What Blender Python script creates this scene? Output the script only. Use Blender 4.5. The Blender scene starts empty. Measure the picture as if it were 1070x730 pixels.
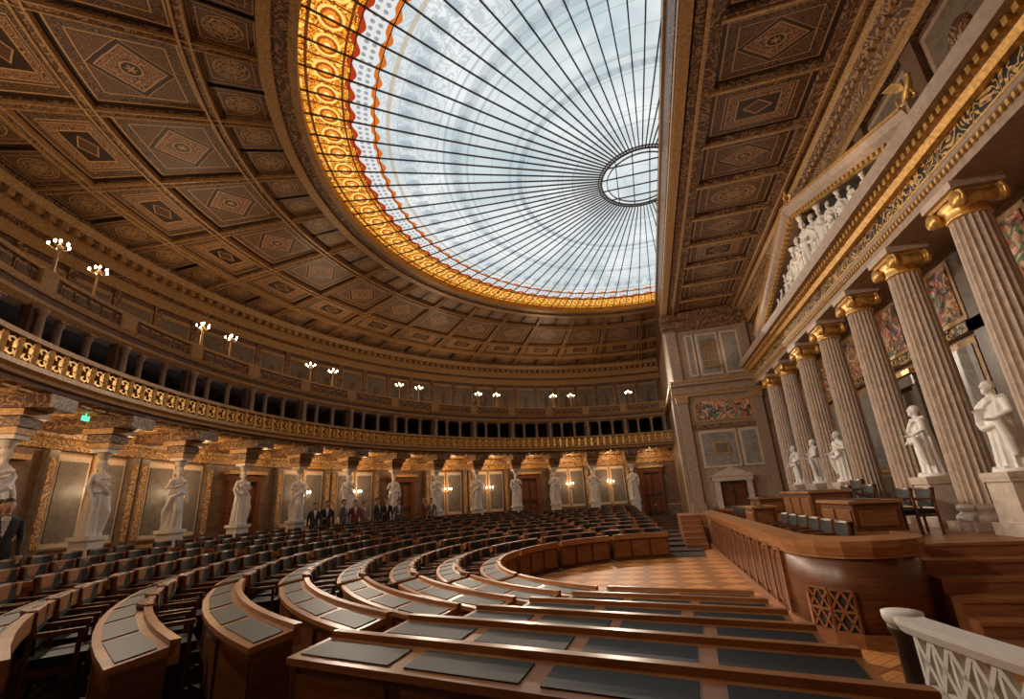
import bpy, math, random
import numpy as np
from mathutils import Matrix, Vector
random.seed(7)
rad=math.radians
scn=bpy.context.scene
# ------------------------------------------------------------------ hall constants (metres, camera eye = origin)
CX,CY,EX=1.17,14.26,0.909
XS=1.79            # proscenium line
ZG=10.32; RG=11.43 # skylight
RE=21.0; ZE=9.4    # curved ceiling edge
YE=23.3            # stage end wall
ZSTAGE=-0.90; ZWELL=-2.0; ZWALK=-1.35; ZSC=8.4
def E0(r,a,z,c=None):
    cx,cy=c if c else (CX,CY)
    return (cx+EX*r*math.cos(rad(a)), cy+r*math.sin(rad(a)), z)
CH=None
def E(r,a,z,c=None):
    if CH:
        a0,a1=CH; p=E0(r,a0,z,c); q=E0(r,a1,z,c); t=(a-a0)/(a1-a0); return (p[0]+(q[0]-p[0])*t,p[1]+(q[1]-p[1])*t,z)
    return E0(r,a,z,c)

# ------------------------------------------------------------------ mesh builder
class MB:
    def __init__(s): s.V=[];s.F=[];s.M=[];s.S=[];s.U=[]
    def add(s,v,f,m=0,sm=False,uv=None):
        o=len(s.V); s.V+= [tuple(p) for p in v]
        for i,q in enumerate(f):
            s.F.append(tuple(o+k for k in q)); s.M.append(m[i] if isinstance(m,(list,tuple)) else m); s.S.append(sm if not isinstance(sm,(list,tuple)) else sm[i])
            s.U.append(uv[i] if uv else None)
    def box(s,x0,x1,y0,y1,z0,z1,m=0):
        v=[(x,y,z) for z in (z0,z1) for y in (y0,y1) for x in (x0,x1)]
        s.add(v,[(0,2,3,1),(4,5,7,6),(0,1,5,4),(2,6,7,3),(0,4,6,2),(1,3,7,5)],m)
    def obox(s,c,d,rz=0,m=0,rx=0):
        R=Matrix.Rotation(rz,3,'Z')@Matrix.Rotation(rx,3,'X')
        v=[Vector(c)+R@Vector((x*d[0]/2,y*d[1]/2,z*d[2]/2)) for z in (-1,1) for y in (-1,1) for x in (-1,1)]
        s.add(v,[(0,2,3,1),(4,5,7,6),(0,1,5,4),(2,6,7,3),(0,4,6,2),(1,3,7,5)],m)
    def beam(s,p,q,w,h,m=0):
        p=Vector(p);q=Vector(q);d=(q-p); L=d.length
        if L<1e-6: return
        d/=L; up=Vector((0,0,1)) if abs(d.z)<.95 else Vector((1,0,0))
        x=d.cross(up).normalized(); z=x.cross(d)
        v=[]
        for e in (p,q):
            for a,b in ((-1,-1),(1,-1),(1,1),(-1,1)): v.append(e+x*a*w/2+z*b*h/2)
        s.add(v,[(0,1,2,3),(7,6,5,4),(0,4,5,1),(1,5,6,2),(2,6,7,3),(3,7,4,0)],m)
    def sweep(s,rows,m=0,sm=False,closed=True,caps=True):
        n=len(rows[0]); v=[p for r in rows for p in r]; f=[]
        K=n if closed else n-1
        mm=[]
        for i in range(len(rows)-1):
            for j in range(K):
                k=(j+1)%n; f.append((i*n+j,i*n+k,(i+1)*n+k,(i+1)*n+j)); mm.append(m[j] if isinstance(m,(list,tuple)) else m)
        if caps and closed:
            c0=m[0] if isinstance(m,(list,tuple)) else m
            f.append(tuple(range(n))[::-1]); mm.append(c0); f.append(tuple((len(rows)-1)*n+j for j in range(n))); mm.append(c0)
        s.add(v,f,mm,sm)
    def arc(s,prof,a0,a1,n,m=0,c=None,caps=True,sm=False,closed=True):
        s.sweep([[E(r,a0+(a1-a0)*i/n,z,c) for r,z in prof] for i in range(n+1)],m,sm,closed,caps)
    def abox(s,r0,r1,a0,a1,z0,z1,m=0,n=1,c=None):
        s.arc([(r0,z0),(r1,z0),(r1,z1),(r0,z1)],a0,a1,n,m,c)
    def path(s,prof,pts,m=0,caps=True,closed=True,sm=False):
        rows=[]
        for i,p in enumerate(pts):
            a=Vector(pts[max(i-1,0)]);b=Vector(pts[min(i+1,len(pts)-1)]); d=(b-a); d=Vector((d.x,d.y)).normalized(); nrm=Vector((-d.y,d.x))
            rows.append([(p[0]+nrm.x*o,p[1]+nrm.y*o,z) for o,z in prof])
        s.sweep(rows,m,sm,closed,caps)
    def lathe(s,prof,n=16,c=(0,0,0),m=0,sm=True,fl=0,amp=0,sx=1,sy=1):
        rows=[]
        for r,z in prof:
            row=[]
            for i in range(n):
                a=2*math.pi*i/n; rr=r*(1-(amp*abs(math.cos(a*fl/2)) if fl else 0))
                row.append((c[0]+rr*math.cos(a)*sx,c[1]+rr*math.sin(a)*sy,c[2]+z))
            rows.append(row)
        s.sweep(rows,m,sm)
    def tube(s,pts,rr,n=8,m=0,flat=1.0,caps=True):
        pts=[Vector(p) for p in pts]; rows=[]
        for i,p in enumerate(pts):
            d=(pts[min(i+1,len(pts)-1)]-pts[max(i-1,0)]).normalized()
            up=Vector((0,1,0)) if abs(d.y)<.9 else Vector((1,0,0))
            x=d.cross(up).normalized(); y=x.cross(d)
            r=rr[i] if isinstance(rr,(list,tuple)) else rr
            rows.append([p+x*r*math.cos(2*math.pi*k/n)+y*r*flat*math.sin(2*math.pi*k/n) for k in range(n)])
        s.sweep(rows,m,True,True,caps)
    def ell(s,c,r,n=12,m=0):
        rows=[]
        for i in range(n//2+1):
            t=math.pi*i/(n//2); t=min(max(t,.05),math.pi-.05)
            rows.append([(c[0]+r[0]*math.sin(t)*math.cos(2*math.pi*k/n),c[1]+r[1]*math.sin(t)*math.sin(2*math.pi*k/n),c[2]-r[2]*math.cos(t)) for k in range(n)])
        s.sweep(rows,m,True)
    def merge(s,o,loc=(0,0,0),rz=0,sc=1,mo=None,mir=False):
        if not isinstance(sc,(tuple,list)): sc=(sc,sc,sc)
        c,sn=math.cos(rz),math.sin(rz); k=len(s.V); mx=-1 if mir else 1
        s.V+=[(loc[0]+c*x*sc[0]*mx-sn*y*sc[1],loc[1]+sn*x*sc[0]*mx+c*y*sc[1],loc[2]+z*sc[2]) for x,y,z in o.V]
        s.F+=[tuple(k+i for i in (f[::-1] if mir else f)) for f in o.F]
        s.M+= o.M if mo is None else [mo]*len(o.M); s.S+=o.S; s.U+=[None]*len(o.F)
    def obj(s,name,mats,bev=0,parent=None,scale=None,loc=None):
        me=bpy.data.meshes.new(name); me.from_pydata(s.V,[],s.F)
        for m in mats: me.materials.append(m)
        me.polygons.foreach_set('material_index',s.M); me.polygons.foreach_set('use_smooth',s.S)
        if any(u for u in s.U):
            ul=me.uv_layers.new(name='UVMap'); dat=[]
            for i,f in enumerate(s.F):
                u=s.U[i] or [(0,0)]*len(f)
                for q in u: dat+=list(q)
            ul.data.foreach_set('uv',dat)
        me.validate(); me.update()
        ob=bpy.data.objects.new(name,me); scn.collection.objects.link(ob)
        if bev:
            b=ob.modifiers.new('bevel','BEVEL'); b.width=bev; b.segments=1; b.limit_method='ANGLE'
        if parent: ob.parent=parent
        if scale: ob.scale=scale
        if loc: ob.location=loc
        return ob

# ------------------------------------------------------------------ shader helpers
class S:
    nt=None
    def __init__(s,k): s.k=k
    @staticmethod
    def op(o,*a):
        n=S.nt.nodes.new('ShaderNodeMath'); n.operation=o
        for i,x in enumerate(a):
            if isinstance(x,S): S.nt.links.new(x.k,n.inputs[i])
            else: n.inputs[i].default_value=float(x)
        return S(n.outputs[0])
    def __add__(a,b): return S.op('ADD',a,b)
    __radd__=__add__
    def __sub__(a,b): return S.op('SUBTRACT',a,b)
    def __rsub__(a,b): return S.op('SUBTRACT',b,a)
    def __mul__(a,b): return S.op('MULTIPLY',a,b)
    __rmul__=__mul__
    def __truediv__(a,b): return S.op('DIVIDE',a,b)
    def __lt__(a,b): return S.op('LESS_THAN',a,b)
    def __gt__(a,b): return S.op('GREATER_THAN',a,b)
def sfr(a): return S.op('FRACT',a)
def sab(a): return S.op('ABSOLUTE',a)
def smn(a,b): return S.op('MINIMUM',a,b)
def smx(a,b): return S.op('MAXIMUM',a,b)
def ssin(a): return S.op('SINE',a)
def band(x,a,b): return (x>a)*(x<b)
def mixc(f,a,b):
    n=S.nt.nodes.new('ShaderNodeMix'); n.data_type='RGBA'
    if isinstance(f,S): S.nt.links.new(f.k,n.inputs[0])
    else: n.inputs[0].default_value=f
    for i,x in ((6,a),(7,b)):
        if isinstance(x,S): S.nt.links.new(x.k,n.inputs[i])
        else: n.inputs[i].default_value=(*x,1)
    return S(n.outputs[2])
def coords(kind='pos'):
    if kind=='pos': n=S.nt.nodes.new('ShaderNodeNewGeometry'); v=n.outputs['Position']
    elif kind=='uv': n=S.nt.nodes.new('ShaderNodeTexCoord'); v=n.outputs['UV']
    else: n=S.nt.nodes.new('ShaderNodeTexCoord'); v=n.outputs['Object']
    sp=S.nt.nodes.new('ShaderNodeSeparateXYZ'); S.nt.links.new(v,sp.inputs[0])
    return v,S(sp.outputs[0]),S(sp.outputs[1]),S(sp.outputs[2])
def noise(v,scale,det=3,dist=0,rough=.5):
    n=S.nt.nodes.new('ShaderNodeTexNoise'); S.nt.links.new(v,n.inputs['Vector'])
    n.inputs['Scale'].default_value=scale; n.inputs['Detail'].default_value=det; n.inputs['Distortion'].default_value=dist; n.inputs['Roughness'].default_value=rough
    return S(n.outputs[0])
def newmat(name):
    m=bpy.data.materials.new(name); m.use_nodes=True; S.nt=m.node_tree
    return m,m.node_tree.nodes['Principled BSDF']
def setc(b,c,inp='Base Color'):
    if isinstance(c,S): S.nt.links.new(c.k,b.inputs[inp])
    else: b.inputs[inp].default_value=(*c,1)
def bump(b,h,st=.3,d=.02):
    n=S.nt.nodes.new('ShaderNodeBump'); n.inputs['Strength'].default_value=st; n.inputs['Distance'].default_value=d
    S.nt.links.new(h.k,n.inputs['Height']); S.nt.links.new(n.outputs[0],b.inputs['Normal'])
def sc(c,k): return tuple(min(1,x*k) for x in c)
def M(name,c,rough=.5,metal=0,ns=6,amt=.25,dist=0,bp=0,spec=.5):
    m,b=newmat(name); v,_,_,_=coords(); n=noise(v,ns,2,dist)
    f=(n-.5)*2.2+.5
    setc(b,mixc(f,sc(c,1-amt),sc(c,1+amt))); b.inputs['Roughness'].default_value=rough; b.inputs['Metallic'].default_value=metal
    b.inputs['Specular IOR Level'].default_value=spec
    if bp: bump(b,n,bp)
    return m
def ORN(name,bg,fg,scale=3,th=.35,k=7,rough=.5,metal=0):
    m,b=newmat(name); v,_,_,_=coords(); n=noise(v,scale,2,.6); f=sfr(n*k)<th
    n2=noise(v,scale*6,1); f=f*(n2*1.6-.1)
    setc(b,mixc(f,bg,fg)); b.inputs['Roughness'].default_value=rough; b.inputs['Metallic'].default_value=metal
    return m
def MARBLE(name,a,bc,scale=1.3,rough=.3):
    m,b=newmat(name); v,_,_,_=coords(); n=noise(v,scale,6,1.8,.65); n2=noise(v,scale*5,3,1)
    vein=1-smn(sab(n-.5)*9,1); c=mixc(vein*.6,mixc(n2,a,bc),sc(bc,1.35))
    setc(b,c); b.inputs['Roughness'].default_value=rough; return m
def WOOD(name,a,bc,rough=.3,ax=(1,1,8),sc_=2.):
    m,b=newmat(name); v,_,_,_=coords()
    mp=S.nt.nodes.new('ShaderNodeMapping'); mp.inputs['Scale'].default_value=ax; S.nt.links.new(v,mp.inputs[0])
    n=noise(mp.outputs[0],sc_,4,1.2); setc(b,mixc((n-.5)*2.5+.5,a,bc)); b.inputs['Roughness'].default_value=rough
    b.inputs['Specular IOR Level'].default_value=.35
    return m
def EMI(name,c,st,sample=True):
    m=bpy.data.materials.new(name); m.use_nodes=True; nt=m.node_tree; nt.nodes.clear()
    e=nt.nodes.new('ShaderNodeEmission'); o=nt.nodes.new('ShaderNodeOutputMaterial'); e.inputs[0].default_value=(*c,1); e.inputs[1].default_value=st
    nt.links.new(e.outputs[0],o.inputs[0])
    if not sample: m.cycles.emission_sampling='NONE'
    return m

m_gold=M('gilding',(.72,.43,.13),.36,.6,14,.35)
m_goldpaint=M('aged_gold_paint',(.42,.25,.105),.45,.15,18,.4)
m_brown=M('painted_brown_plaster',(.13,.067,.038),.6,0,5,.3)
m_wallbrown=M('veined_brown_wall',(.15,.088,.052),.5,0,3,.4,1.5)
m_dkbrown=M('dark_brown_wood',(.04,.021,.013),.45,0,5,.3)
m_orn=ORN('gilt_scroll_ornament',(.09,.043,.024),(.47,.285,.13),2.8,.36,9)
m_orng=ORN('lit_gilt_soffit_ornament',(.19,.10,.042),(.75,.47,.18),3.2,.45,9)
m_ornb=ORN('black_frieze_gilt_scroll',(.010,.009,.009),(.85,.52,.17),3.2,.38,8,.4,.1)
m_stone=M('warm_limestone',(.34,.24,.17),.55,0,8,.22)
m_col=M('fluted_column_marble',(.52,.40,.31),.45,0,7,.22,1)
m_mgrey=MARBLE('grey_marble',(.14,.125,.11),(.28,.255,.23))
m_mpan=MARBLE('taupe_marble_panel',(.07,.062,.054),(.15,.133,.117),1.6,.5)
m_mdark=MARBLE('umber_marble',(.09,.067,.05),(.18,.14,.105))
m_mwhite=M('white_statuary_marble',(.86,.84,.80),.45,0,10,.06)
m_mframe=M('pale_marble_frame',(.56,.47,.38),.4,0,8,.15)
m_wood=WOOD('oak_desk_wood',(.15,.053,.019),(.28,.11,.04),.32)
m_wood2=WOOD('walnut_panel_wood',(.085,.029,.011),(.165,.06,.023),.35)
m_woodl=WOOD('golden_oak_edge',(.25,.10,.034),(.41,.185,.07),.32)
m_leather=M('black_green_leather',(.009,.012,.0105),.5,0,30,.3,spec=.3)
m_inlay=M('dark_writing_leather',(.012,.016,.016),.5,0,25,.3,spec=.3)
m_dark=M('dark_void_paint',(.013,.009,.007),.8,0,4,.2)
m_iron=M('dark_roof_iron',(.07,.055,.045),.5,.3,8,.2)
m_carpet=M('dark_aisle_carpet',(.04,.023,.016),.9,0,20,.3)
m_step=WOOD('stair_red_oak',(.22,.08,.034),(.38,.155,.068),.38)
m_bulb=EMI('lamp_bulb_glow',(1,.78,.5),22,False)
m_skin=M('skin',(.55,.33,.24),.5,0,12,.08); m_hair=M('dark_hair',(.03,.02,.015),.6,0,40,.3)
m_exit=EMI('exit_sign_green',(.1,.8,.4),1.3,False)

def parquet():
    m,b=newmat('well_parquet'); v,x,y,z=coords()
    p=(x+y)*1.3; q=(x-y)*1.3
    par=sfr((S.op('FLOOR',p)+S.op('FLOOR',q))*.5)<.25
    e=smn(smn(sfr(p),1-sfr(p)),smn(sfr(q),1-sfr(q)))
    st1=sfr(p*4); st2=sfr(q*4)
    line=par*(st1<.08)+(1-par)*(st2<.08)
    n=noise(v,4,3)
    c=mixc(par,(.62,.26,.075),(.30,.11,.03)); c=mixc(n*.3,c,(.60,.27,.09)); c=mixc(smx(line,e<.035)*.7,c,(.13,.045,.015))
    setc(b,c); b.inputs['Roughness'].default_value=.5; b.inputs['Specular IOR Level'].default_value=.2; return m
m_parq=parquet()

def coffer(name,kind,base=(.095,.043,.022)):
    m,b=newmat(name); v,u,w,_=coords('uv')
    e=smn(smn(u,1-u),smn(w,1-w))
    pos,_,_,_=coords('pos'); n=noise(pos,6.5,1,.5); fil=(sfr(n*11)<.36)
    n3=noise(pos,1.2,1)
    a=sab(u-.5); c=sab(w-.5); du=u-.5; dw=w-.5
    rr=S.op('SQRT',du*du+dw*dw); ang=S.op('ARCTAN2',dw,du)
    gold=(.52,.315,.15); gd=(.27,.152,.068); dk=(.03,.015,.010); red=(.11,.03,.016)
    col=mixc(n3,sc(base,.7),sc(base,1.3))
    col=mixc(band(e,.0,.05),col,dk)
    col=mixc(band(e,.07,.15),col,dk); col=mixc(band(e,.07,.15)*fil,col,gd)
    lines=band(e,.05,.066)+band(e,.155,.168)
    if kind==0:
        d=a+c
        col=mixc((d>.35)*(e>.18)*fil*.7,col,gd)
        col=mixc(band(d,.28,.34),col,dk); col=mixc((d<.27),col,red); col=mixc(band(d,.12,.26)*fil*.9,col,gold)
        lines=lines+band(d,.262,.28)+band(rr,.075,.09)+band(d,.335,.345)+band(d,.2,.206)
        col=mixc((rr<.075),col,dk); col=mixc((rr<.05)*((ssin(ang*6)*.02+.03)>rr),col,gold)
    elif kind==1:
        pet=(rr<(ssin(ang*8)*.03+.17))
        col=mixc((rr>.3)*(e>.18)*fil*.7,col,gd)
        col=mixc(band(rr,.2,.27),col,dk); col=mixc(band(rr,.2,.27)*fil,col,gold); col=mixc((rr<.2),col,dk); col=mixc(pet,col,gd)
        lines=lines+band(rr,.185,.2)+band(rr,.27,.285)+band(rr,.05,.07)
    else:
        k=smx(a*1.0,c*1.0)
        lines=lines+band(k,.2,.215)+band(k,.3,.31)+band(a+c,.13,.15)
        col=mixc(band(k,.215,.3)*fil,col,gold); col=mixc(band(k,0,.2)*((a+c)>.15),col,dk)
    col=mixc(smn(lines,1),col,gold)
    setc(b,col); b.inputs['Roughness'].default_value=.5
    return m
m_cof=[coffer('ceiling_coffer_diamond',0),coffer('ceiling_coffer_rosette',1),coffer('ceiling_coffer_square',2)]

def fresco(name,seed):
    m,b=newmat(name); v,x,y,z=coords()
    n=noise(v,1.7+seed*.1,3,1.5); n2=noise(v,3.4,3,2); n3=noise(v,.9,2,1); n4=noise(v,2.5,2,1)
    c=mixc(n3*3-1,(.06,.13,.22),(.45,.29,.10)); c=mixc((n>.53),c,(.42,.13,.05)); c=mixc((n4>.57),c,(.10,.2,.10)); c=mixc((n2>.57)*.95,c,(.74,.48,.32)); c=mixc((n2<.43)*.85,c,(.03,.026,.03))
    c=mixc(band(n,.45,.47),c,(.5,.06,.04)); setc(b,c); b.inputs['Roughness'].default_value=.7; return m
m_fres=fresco('allegory_fresco',1)

def glassmat():
    m=bpy.data.materials.new('painted_skylight_glass'); m.use_nodes=True; nt=m.node_tree; nt.nodes.clear(); S.nt=nt
    v,x,y,z=coords('obj'); r=S.op('SQRT',x*x+y*y); a=S.op('ARCTAN2',y,x)*(180/math.pi)
    cl=noise(v,.3,3,.8); n=noise(v,2.3,2,.6); fil=sfr(n*8)<.4; nf=noise(v,7,1,.5); filf=sfr(nf*6)<.38
    sect=sfr(a/4.0+.5)
    sc_=sab(sect-.5)
    blue=(.50,.59,.62); white=(.86,.89,.89)
    col=mixc((cl-.5)*3+.5,blue,white)
    pane=(sfr(r*1.6)<.055); col=mixc(pane*.4,col,(.28,.32,.34))
    for rr,wd,s in ((2.2,.5,.25),(2.6,.06,.6),(3.0,.04,.5),(4.6,.22,.5),(4.95,.06,.6),(6.5,.07,.6),(6.9,.4,.4),(7.3,.07,.6)):
        col=mixc(band(r,rr-wd/2,rr+wd/2)*s,col,(.31,.37,.39))
    star=(S.op('SQRT',(sc_*sc_)*.5+(r-8.5)*(r-8.5))<(ssin(nf*60)*.05+.24))
    col=mixc(band(r,7.5,9.4)*fil*.5,col,(.42,.45,.46)); col=mixc(star*.65,col,(.30,.36,.42))
    star2=(S.op('SQRT',(sc_*sc_)*.4+(r-6.9)*(r-6.9))<.13); col=mixc(star2*.6,col,(.28,.34,.4))
    star3=(S.op('SQRT',(sc_*sc_)*.2+(r-4.6)*(r-4.6))<.1); col=mixc(star3*.6,col,(.28,.34,.4))
    col=mixc(band(r,9.0,9.12)*.7,col,(.5,.38,.24))
    wav=ssin(a*(math.pi/180)*90)*.07
    col=mixc(band(r+wav,9.38,9.56),col,(.62,.15,.02))
    dot=(S.op('SQRT',(sfr(a*.9)-.5)*(sfr(a*.9)-.5)+(sfr(r*5)-.5)*(sfr(r*5)-.5))<.3)
    col=mixc(band(r,9.56,10.1),col,(.72,.72,.7)); col=mixc(band(r,9.62,10.05)*dot*.85,col,(.24,.25,.29))
    col=mixc(band(r+wav,10.05,10.2),col,(.40,.04,.01))
    og=mixc(filf,(1.0,.36,.03),(.24,.045,.006)); og=mixc((nf>.6),og,(1.0,.66,.12))
    cir=S.op('SQRT',sc_*sc_*.6+(r-10.75)*(r-10.75)); og=mixc(band(cir,.25,.32),og,(1.0,.68,.16)); og=mixc(band(cir,.18,.25),og,(.45,.08,.01)); og=mixc((cir<.16),og,(.9,.3,.03)); og=mixc((cir<.07),og,(1,.8,.35))
    og=mixc(band(r,10.3,10.36),og,(.15,.03,.01)); og=mixc(band(sc_,.47,.5),og,(.2,.04,.01))
    col=mixc((r+wav)>10.2,col,og); col=mixc(band(r,11.2,11.28),col,(.12,.03,.008))
    e=nt.nodes.new('ShaderNodeEmission'); nt.links.new(col.k,e.inputs[0]); e.inputs[1].default_value=.86
    o=nt.nodes.new('ShaderNodeOutputMaterial'); nt.links.new(e.outputs[0],o.inputs[0]); return m
m_glass=glassmat()

# ------------------------------------------------------------------ figures (lofts fused by voxel remesh)
def remesh(mb,vox,smooth=2):
    me=bpy.data.meshes.new('t'); me.from_pydata(mb.V,[],mb.F); me.update()
    ob=bpy.data.objects.new('t',me); scn.collection.objects.link(ob)
    r=ob.modifiers.new('r','REMESH'); r.mode='VOXEL'; r.voxel_size=vox
    s=ob.modifiers.new('s','SMOOTH'); s.iterations=smooth; s.factor=.5
    dg=bpy.context.evaluated_depsgraph_get(); ev=ob.evaluated_get(dg); m2=ev.to_mesh()
    o=MB(); o.V=[tuple(v.co) for v in m2.vertices]; o.F=[tuple(p.vertices) for p in m2.polygons]
    o.M=[0]*len(o.F); o.S=[True]*len(o.F); o.U=[None]*len(o.F)
    ev.to_mesh_clear(); bpy.data.objects.remove(ob); bpy.data.meshes.remove(me); return o
def hand(mb,p,d,side=1,r=.0115,L=.09):
    p=Vector(p); d=Vector(d).normalized(); up=Vector((0,0,1)) if abs(d.z)<.8 else Vector((0,1,0)); x=d.cross(up).normalized(); z=x.cross(d)
    mb.tube([p-d*.03,p+d*.03,p+d*.08],[.028,.04,.036],8,flat=.6)
    for i,l in enumerate((.85,1,.93,.72)):
        b=p+d*.08+x*(i-1.5)*.02; mb.tube([b-d*.02,b+d*L*.5*l,b+d*L*.85*l-z*.02*side],[r,r,r*.8],6)
    mb.tube([p+x*.03*side,p+d*.04+x*.055*side,p+d*.08+x*.06*side],[.014,.013,.011],6)
def head(mb,c,f=1,beard=False,hair=True,y0=-1):
    x,y,z=c
    mb.tube([(x,y+.01,z-.22),(x,y,z-.08)],[.062,.055],10)
    mb.ell((x,y,z),(.078,.098,.118)); mb.ell((x,y-.03,z-.05),(.058,.07,.068))
    mb.tube([(x,y-.088,z+.02),(x,y-.118,z-.022)],[.011,.017],6)
    mb.tube([(x-.028,y-.094,z-.055),(x+.028,y-.094,z-.055)],.009,6)
    for s in (-1,1):
        mb.ell((x+s*.082,y+.005,z-.005),(.014,.024,.034)); mb.tube([(x+s*.015,y-.092,z+.03),(x+s*.05,y-.08,z+.032)],.01,6)
    if hair: mb.ell((x,y+.02,z+.03),(.092,.105,.11)); 
    if beard: mb.ell((x,y-.065,z-.1),(.05,.045,.065))
def robe(mb,prof,folds=13,amp=.09,n=78,lean=0,seed=0):
    rows=[]
    rs=random.Random(seed); ph=[rs.random()*6 for _ in range(3)]
    for z,rx,ry,am in prof:
        row=[]
        for k in range(n):
            a=2*math.pi*k/n
            f=1+am*(math.sin(a*folds+ph[0]+z*1.5)+.5*math.sin(a*(folds*2+1)+ph[1]-z*2))*.8
            row.append((rx*f*math.cos(a)+lean*z,ry*f*math.sin(a),z))
        rows.append(row)
    mb.sweep(rows,0,True)
def caryatid():
    b=MB()
    robe(b,[(0,.25,.21,.12),(.15,.235,.2,.12),(.5,.21,.18,.12),(.85,.2,.165,.08),(.98,.2,.155,.05),(1.0,.235,.19,.06),(1.1,.2,.155,.03),(1.16,.155,.12,.02),(1.3,.175,.135,.02),(1.4,.2,.12,.01),(1.46,.15,.09,0),(1.5,.07,.06,0)],seed=1)
    b.tube([(-.07,-.12,1.33),(-.07,-.15,1.3)],[.07,.05],8); b.tube([(.07,-.12,1.33),(.07,-.15,1.3)],[.07,.05],8)
    b.tube([(.1,-.12,.9),(.11,-.21,.55),(.09,-.17,.1)],[.09,.085,.06],10)
    head(b,(0,-.01,1.68)); b.ell((0,.07,1.64),(.07,.07,.09))
    b.tube([(-.19,0,1.41),(-.28,.0,1.13),(-.25,-.12,.9)],[.06,.048,.034],10); hand(b,(-.25,-.13,.88),(0.1,-.2,-1))
    b.tube([(.19,0,1.41),(.3,.02,1.15),(.18,-.17,1.2)],[.06,.048,.034],10); hand(b,(.17,-.18,1.21),(-.7,-.2,.4),-1)
    b.tube([(-.17,.06,1.45),(-.15,-.13,1.25),(.05,-.2,1.02),(.22,-.1,.9),(.25,.05,.5),(.22,.05,.15)],[.04,.045,.05,.06,.06,.05],8)
    b.lathe([(.07,1.77),(.1,1.82),(.13,1.9),(.15,1.95)],16)
    return remesh(b,.014)
def toga(v):
    b=MB(); ln=(.03,-.03,.0)[v]
    robe(b,[(.0,.22,.19,.13),(.12,.21,.185,.13),(.45,.2,.18,.13),(.85,.21,.18,.11),(1.05,.19,.16,.08),(1.25,.205,.15,.05),(1.4,.215,.125,.02),(1.46,.14,.09,0),(1.5,.07,.06,0)],11,seed=v+3,lean=ln)
    head(b,(ln*1.6,-.02,1.68),beard=True)
    b.tube([(-.2+ln*1.4,0,1.4),(-.29,-.02,1.12),(-.1,-.21,1.16)] if v!=1 else [(-.2,0,1.4),(-.3,-.06,1.12),(-.34,-.2,.92)],[.07,.062,.036],10)
    hand(b,(-.1,-.22,1.17) if v!=1 else (-.34,-.21,.9),(.7,-.2,.4) if v!=1 else (0,-.5,-.8))
    b.tube([(.2+ln*1.4,0,1.4),(.3,-.02,1.12),(.2,-.24,.98)],[.075,.066,.04],10); hand(b,(.2,-.25,.98),(-.1,-1,.1),-1)
    b.tube([(.2,.08,1.45),(.1,-.13,1.36),(-.1,-.19,1.15),(-.2,-.14,.95),(-.05,-.22,.82),(.2,-.16,.9)],[.045,.05,.055,.055,.06,.06],8)
    b.tube([(.24,-.2,.95),(.27,-.16,.6),(.26,-.12,.25)],[.06,.07,.05],8)
    b.tube([(.19,.06,1.46),(.05,-.12,1.42),(-.14,-.15,1.28),(-.22,0,1.1)],[.035,.04,.04,.04],8)
    for s in (-1,1): b.tube([(s*.08,-.14,.03),(s*.09,-.26,.02)],[.045,.035],8)
    b.lathe([(.29,-.06),(.29,0.0),(.26,.01)],20)
    return remesh(b,.013,1)
def person(v):
    b=MB(); rs=random.Random(v)
    for s in (-1,1):
        b.tube([(s*.09,.0,.93),(s*.1,-.01,.5),(s*.1,.01,.1)],[.092,.06,.045],10); b.tube([(s*.1,.05,.045),(s*.105,-.15,.035)],[.045,.04],8)
    robe(b,[(.82,.165,.12,0),(1.0,.155,.11,0),(1.1,.15,.11,0),(1.3,.19,.125,0),(1.42,.2,.105,0),(1.47,.12,.08,0),(1.5,.06,.06,0)])
    head(b,(0,-.01,1.65))
    arms=[]
    for s in (-1,1):
        if (v+s)%3==0: w=(s*.12,-.26,1.08); e=(s*.27,-.03,1.13); hd=(-s*.5,-.6,.2)
        else: w=(s*.25,-.06,.86); e=(s*.25,.03,1.13); hd=(0,-.15,-1)
        b.tube([(s*.19,0,1.41),e,w],[.058,.046,.033],10); hand(b,w,hd,s); arms.append(Vector(w))
    o=remesh(b,.013)
    for i,f in enumerate(o.F):
        c=sum((Vector(o.V[k]) for k in f),Vector())/len(f)
        if c.z>1.5:
            o.M[i]=3 if (c.z>1.69 and c.y>-.085) or (c.y>.03 and c.z>1.58) else 2
        elif any((c-a).length<.14 and (c.z<a.z-.01 or a.z>1) for a in arms) and min((c-a).length for a in arms)<.14 and (abs(c.x)>.2 or c.y<-.22): o.M[i]=2
        elif c.z<.88: o.M[i]=1
        elif abs(c.x)<.05*(c.z-1.1)/.3 and c.y<-.07 and c.z>1.15: o.M[i]=4
    return o
fig_car=caryatid(); fig_tog=[toga(i) for i in range(3)]; fig_per=[person(i) for i in range(3)]

# ------------------------------------------------------------------ SKYLIGHT
A0,A1=86.,274.
b=MB(); n=120; rs=[1e-3]+[RG*i/6 for i in range(1,7)]
full=[(-180+360*i/n) for i in range(n+1)]
def Lc(r,a): # local un-scaled circle coords, clipped at proscenium line
    x=r*math.cos(rad(a)); y=r*math.sin(rad(a)); return (min(x,(XS-CX)/EX),y,0)
for i in range(6):
    for j in range(n):
        q=[Lc(rs[i],full[j]),Lc(rs[i+1],full[j]),Lc(rs[i+1],full[j+1]),Lc(rs[i],full[j+1])]
        if all(p[0]>=(XS-CX)/EX-1e-6 for p in q): continue
        b.add(q,[(3,2,1,0)])
sky=b.obj('window_1',[m_glass],scale=(EX,1,1),loc=(CX,CY,ZG+.06))
b=MB()
NS=90
for i in range(NS):
    a=360*i/NS; cs=math.cos(rad(a)); r1=RG
    if cs>1e-6: r1=min(RG,(XS-CX)/(EX*cs))
    if r1>1.5: b.beam(E(1.5,a,ZG),E(r1,a,ZG),.032,.045,0)
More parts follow.
